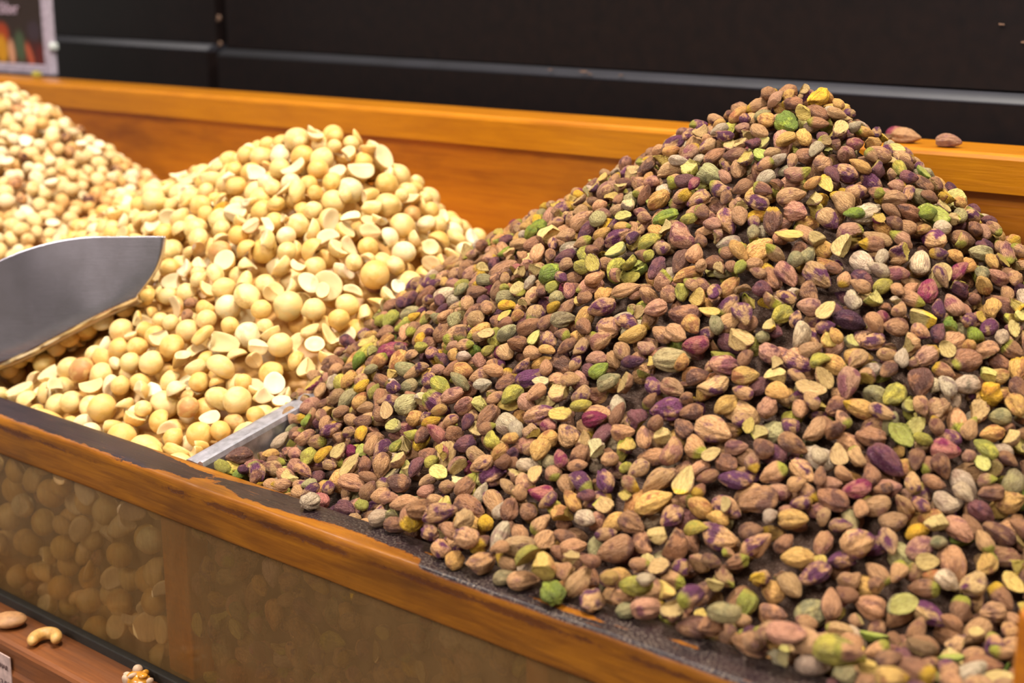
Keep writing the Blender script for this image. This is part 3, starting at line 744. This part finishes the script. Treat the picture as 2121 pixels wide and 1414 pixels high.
# the hidden body of each heap closes the gaps between its nuts
body = []
st = 6
bs_ = slice(34, None, st); bx, by = XX[::st, bs_], YY[::st, bs_]; bz = (hs.max(0) - np.array([.0185, .028, .020])[own])[::st, bs_]; bo = own[::st, bs_]
bz = np.where(by < .04, .965, np.maximum(bz, .955))
bi = np.arange(bx.size).reshape(bx.shape); BF = np.stack([bi[:-1, :-1], bi[1:, :-1], bi[1:, 1:], bi[:-1, :-1], bi[1:, 1:], bi[:-1, 1:]], -1).reshape(-1, 3)
fo = bo.ravel()[BF[:, 0]]
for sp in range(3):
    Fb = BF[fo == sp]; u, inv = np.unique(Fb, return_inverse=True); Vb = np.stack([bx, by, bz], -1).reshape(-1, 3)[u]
    c_ = np.tile(np.append(lin(*((74, 50, 36), (190, 142, 74), (176, 132, 80))[sp]), .5), (len(u), 1))  # pistachio body coloured dark so gaps between kernels look shaded
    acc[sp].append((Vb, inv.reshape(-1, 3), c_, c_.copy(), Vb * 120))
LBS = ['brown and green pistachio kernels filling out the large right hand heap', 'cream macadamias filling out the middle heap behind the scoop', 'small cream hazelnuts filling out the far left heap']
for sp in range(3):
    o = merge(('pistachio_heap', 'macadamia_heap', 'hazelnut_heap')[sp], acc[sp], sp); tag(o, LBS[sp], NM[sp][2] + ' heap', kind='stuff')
for sp, lb in ((0, 'pistachio kernels pressed behind the dusty glass, right part'), (1, 'cream macadamias pressed behind the dusty glass, left part')):
    g_ = [nut_geo(n_, 2) for n_ in GN if n_[0] == sp]
    o = merge(('glazed_pistachios', 'glazed_macadamias')[sp] if False else ('pistachio_layer', 'macadamia_layer')[sp], g_, sp); tag(o, lb, NM[sp][2] + ' layer', kind='stuff')
# fill behind the pressed layer so nothing shows through
P(box('inner_lining', (RB, .0255, .862), (RE, .028, .968), plain('packed_nut_brown', (112, 84, 58), .9), bevel=0))

# ------------------------------------------------------------------ steel scoop
sr = empty('steel_scoop', (-.43, .07, 1.03))
tag(sr, 'brushed steel scoop pushed into the macadamias at the left edge', 'scoop')
ST = [(-.3638, .1054, 1.0927), (-.375, .0986, 1.0923), (-.3905, .0887, 1.0919), (-.4033, .0804, 1.0915), (-.4137, .0737, 1.0907), (-.433, .0606, 1.0857), (-.4514, .0465, 1.0772), (-.4803, .0225, 1.0575), (-.5135, -.007, 1.0271)]
SBm = [(-.3830, .0975, 1.0495), (-.3895, .0930, 1.0465), (-.3985, .0868, 1.0415), (-.409, .0805, 1.0355), (-.4195, .0732, 1.0290), (-.4370, .0600, 1.0170), (-.4600, .0420, 1.0010), (-.4880, .0180, .9990), (-.517, -.009, .998)]
def dens(pts, n):
    p = np.array(pts); u = np.arange(len(p)); uu = np.linspace(0, len(p) - 1, n)
    out = np.stack([np.interp(uu, u, p[:, k_]) for k_ in range(3)], -1)
    for _ in range(9): out[1:-1] = out[1:-1] * .5 + (out[:-2] + out[2:]) * .25
    return out
TT, BB = dens(ST, 33), dens(SBm, 33)
bk = np.array([-.575, .818, 0.0]); rows = []
rb = .0065
for T_, B_ in zip(TT, BB):
    r_ = [T_]
    B2 = B_ + np.array([0, 0, rb]); ci = len(rows); bul = max(0, 1 - ci / 9.0)
    for q in (.012, .03, .12, .25, .4, .55, .7, .85, 1.0): r_.append(T_ * (1 - q) + B2 * q + np.array([.82, .57, .0]) * .0048 * bul * math.sin(math.pi * q))
    for a_ in np.linspace(18, 90, 5) * math.pi / 180: r_.append(B2 + bk * rb * (1 - math.cos(a_)) - np.array([0, 0, rb * math.sin(a_)]))
    e_ = r_[-1]
    for q in (.012, .03, .048): r_.append(e_ + bk * q)
    for a_ in (45, 90): r_.append(e_ + bk * (.048 + .006 * math.sin(a_ * math.pi / 180)) + np.array([0, 0, .006 * (1 - math.cos(a_ * math.pi / 180))]))
    r_.append(r_[-1] + np.array([0, 0, .006]))
    rows.append(r_)
V = np.array(rows); kk = V.shape[1]; idx = np.arange(V.shape[0] * kk).reshape(V.shape[0], kk)
F = np.stack([idx[:-1, :-1], idx[1:, :-1], idx[1:, 1:], idx[:-1, 1:]], -1).reshape(-1, 4)
pan = obj('pan', make_mesh('pan', V.reshape(-1, 3) - np.array([-.43, .07, 1.03]), F, mats=(M_STEEL,)), sr)
so = pan.modifiers.new('sheet', 'SOLIDIFY'); so.thickness = .0012; so.offset = -1
def tube(name, pts, rads, mat, parent=None, n=14):
    pts = np.array(pts, float); V = []; F = []
    up_ = np.array([0, 0, 1.0])
    for i, p_ in enumerate(pts):
        d = pts[min(i + 1, len(pts) - 1)] - pts[max(i - 1, 0)]; d /= np.linalg.norm(d); a_ = np.cross(d, up_); a_ /= np.linalg.norm(a_) + 1e-9; b_ = np.cross(a_, d)
        for j in range(n): q = 2 * math.pi * j / n; V.append(p_ + (a_ * math.cos(q) + b_ * math.sin(q)) * rads[i])
    for i in range(len(pts) - 1): F += [(i * n + j, i * n + (j + 1) % n, (i + 1) * n + (j + 1) % n, (i + 1) * n + j) for j in range(n)]
    me = bpy.data.meshes.new(name); me.from_pydata([tuple(v) for v in V], [], F + [tuple(range(n))[::-1], tuple((len(pts) - 1) * n + j for j in range(n))])
    for p_ in me.polygons: p_.use_smooth = True
    me.materials.append(mat); return obj(name, me, parent)
tube('handle', np.array([(-.525, .010, 1.018), (-.55, -.004, 1.022), (-.60, -.036, 1.034), (-.66, -.075, 1.046)]) - np.array([-.43, .07, 1.03]), [.009, .010, .011, .010], M_STEEL, sr)

# ------------------------------------------------------------------ strays on the lower ledge
M_CASH = plain('cashew_flesh', (206, 156, 84), .5, bump=.0003, bscale=300)
ca_c = np.array([-.3275, -.0165, .8860])
pts = []; rd = []
for q in np.linspace(-25, 222, 17):
    a_ = math.radians(q); pts.append(RT * .0062 * math.cos(a_) + FH * .0075 * math.sin(a_) + np.array([0, 0, .0006])); u_ = (q + 25) / 247
    rd.append(.0031 * (max(1 - (2 * u_ - 1) ** 8, .05) ** .5) * (1.0 + .18 * math.sin(u_ * 3.1)))
ch = tube('cashew', pts, rd, M_CASH); ch.location = ca_c; tag(ch, 'curved pale cashew lying on the lower wooden ledge', 'cashew')
M_ALM = plain('toasted_nut_skin', (176, 126, 78), .6, bump=.0003, bscale=260)
V_, F_ = MLO; P_, c_ = shape(1, 'whole', V_, 5, False)
al = obj('toasted_nut', make_mesh('toasted_nut', P_ * np.array([.0100, .0085, .0040]), F_, mats=(M_ALM,))); al.location = (-.3655, -.0155, .8865); al.rotation_euler = (0, 0, .8)
tag(al, 'round flat toasted nut on the lower ledge at the left picture edge', 'nut')
cl = empty('candied_nut', (-.2500, -.0095, .8845)); tag(cl, 'caramel coated nut cluster with white sugar bits on the lower ledge, bottom edge', 'candied nut')
M_CAR = plain('caramel_coating', (206, 138, 40), .2); M_SUG = plain('white_sugar', (206, 172, 138), .6)
P_, c_ = shape(1, 'whole', V_, 9, False); obj('nut_core', make_mesh('nut_core', P_ * np.array([.0085, .0062, .0050]), F_, mats=(M_CAR,)), cl)
V_, F_ = LO
for i in range(9):
    P_, c_ = shape(1, 'whole', V_, 20 + i, False); a_ = i * 2.4; hgt = .0045 if i < 4 else .0015
    o = obj('sugar_piece', make_mesh('sugar_piece', P_ * rng.uniform(.0012, .0030, 3), F_, mats=(M_SUG if i % 3 else M_CAR,)), cl)
    o.location = ((.0045 if i < 4 else .0080) * math.cos(a_), (.0035 if i < 4 else .006) * math.sin(a_), hgt)
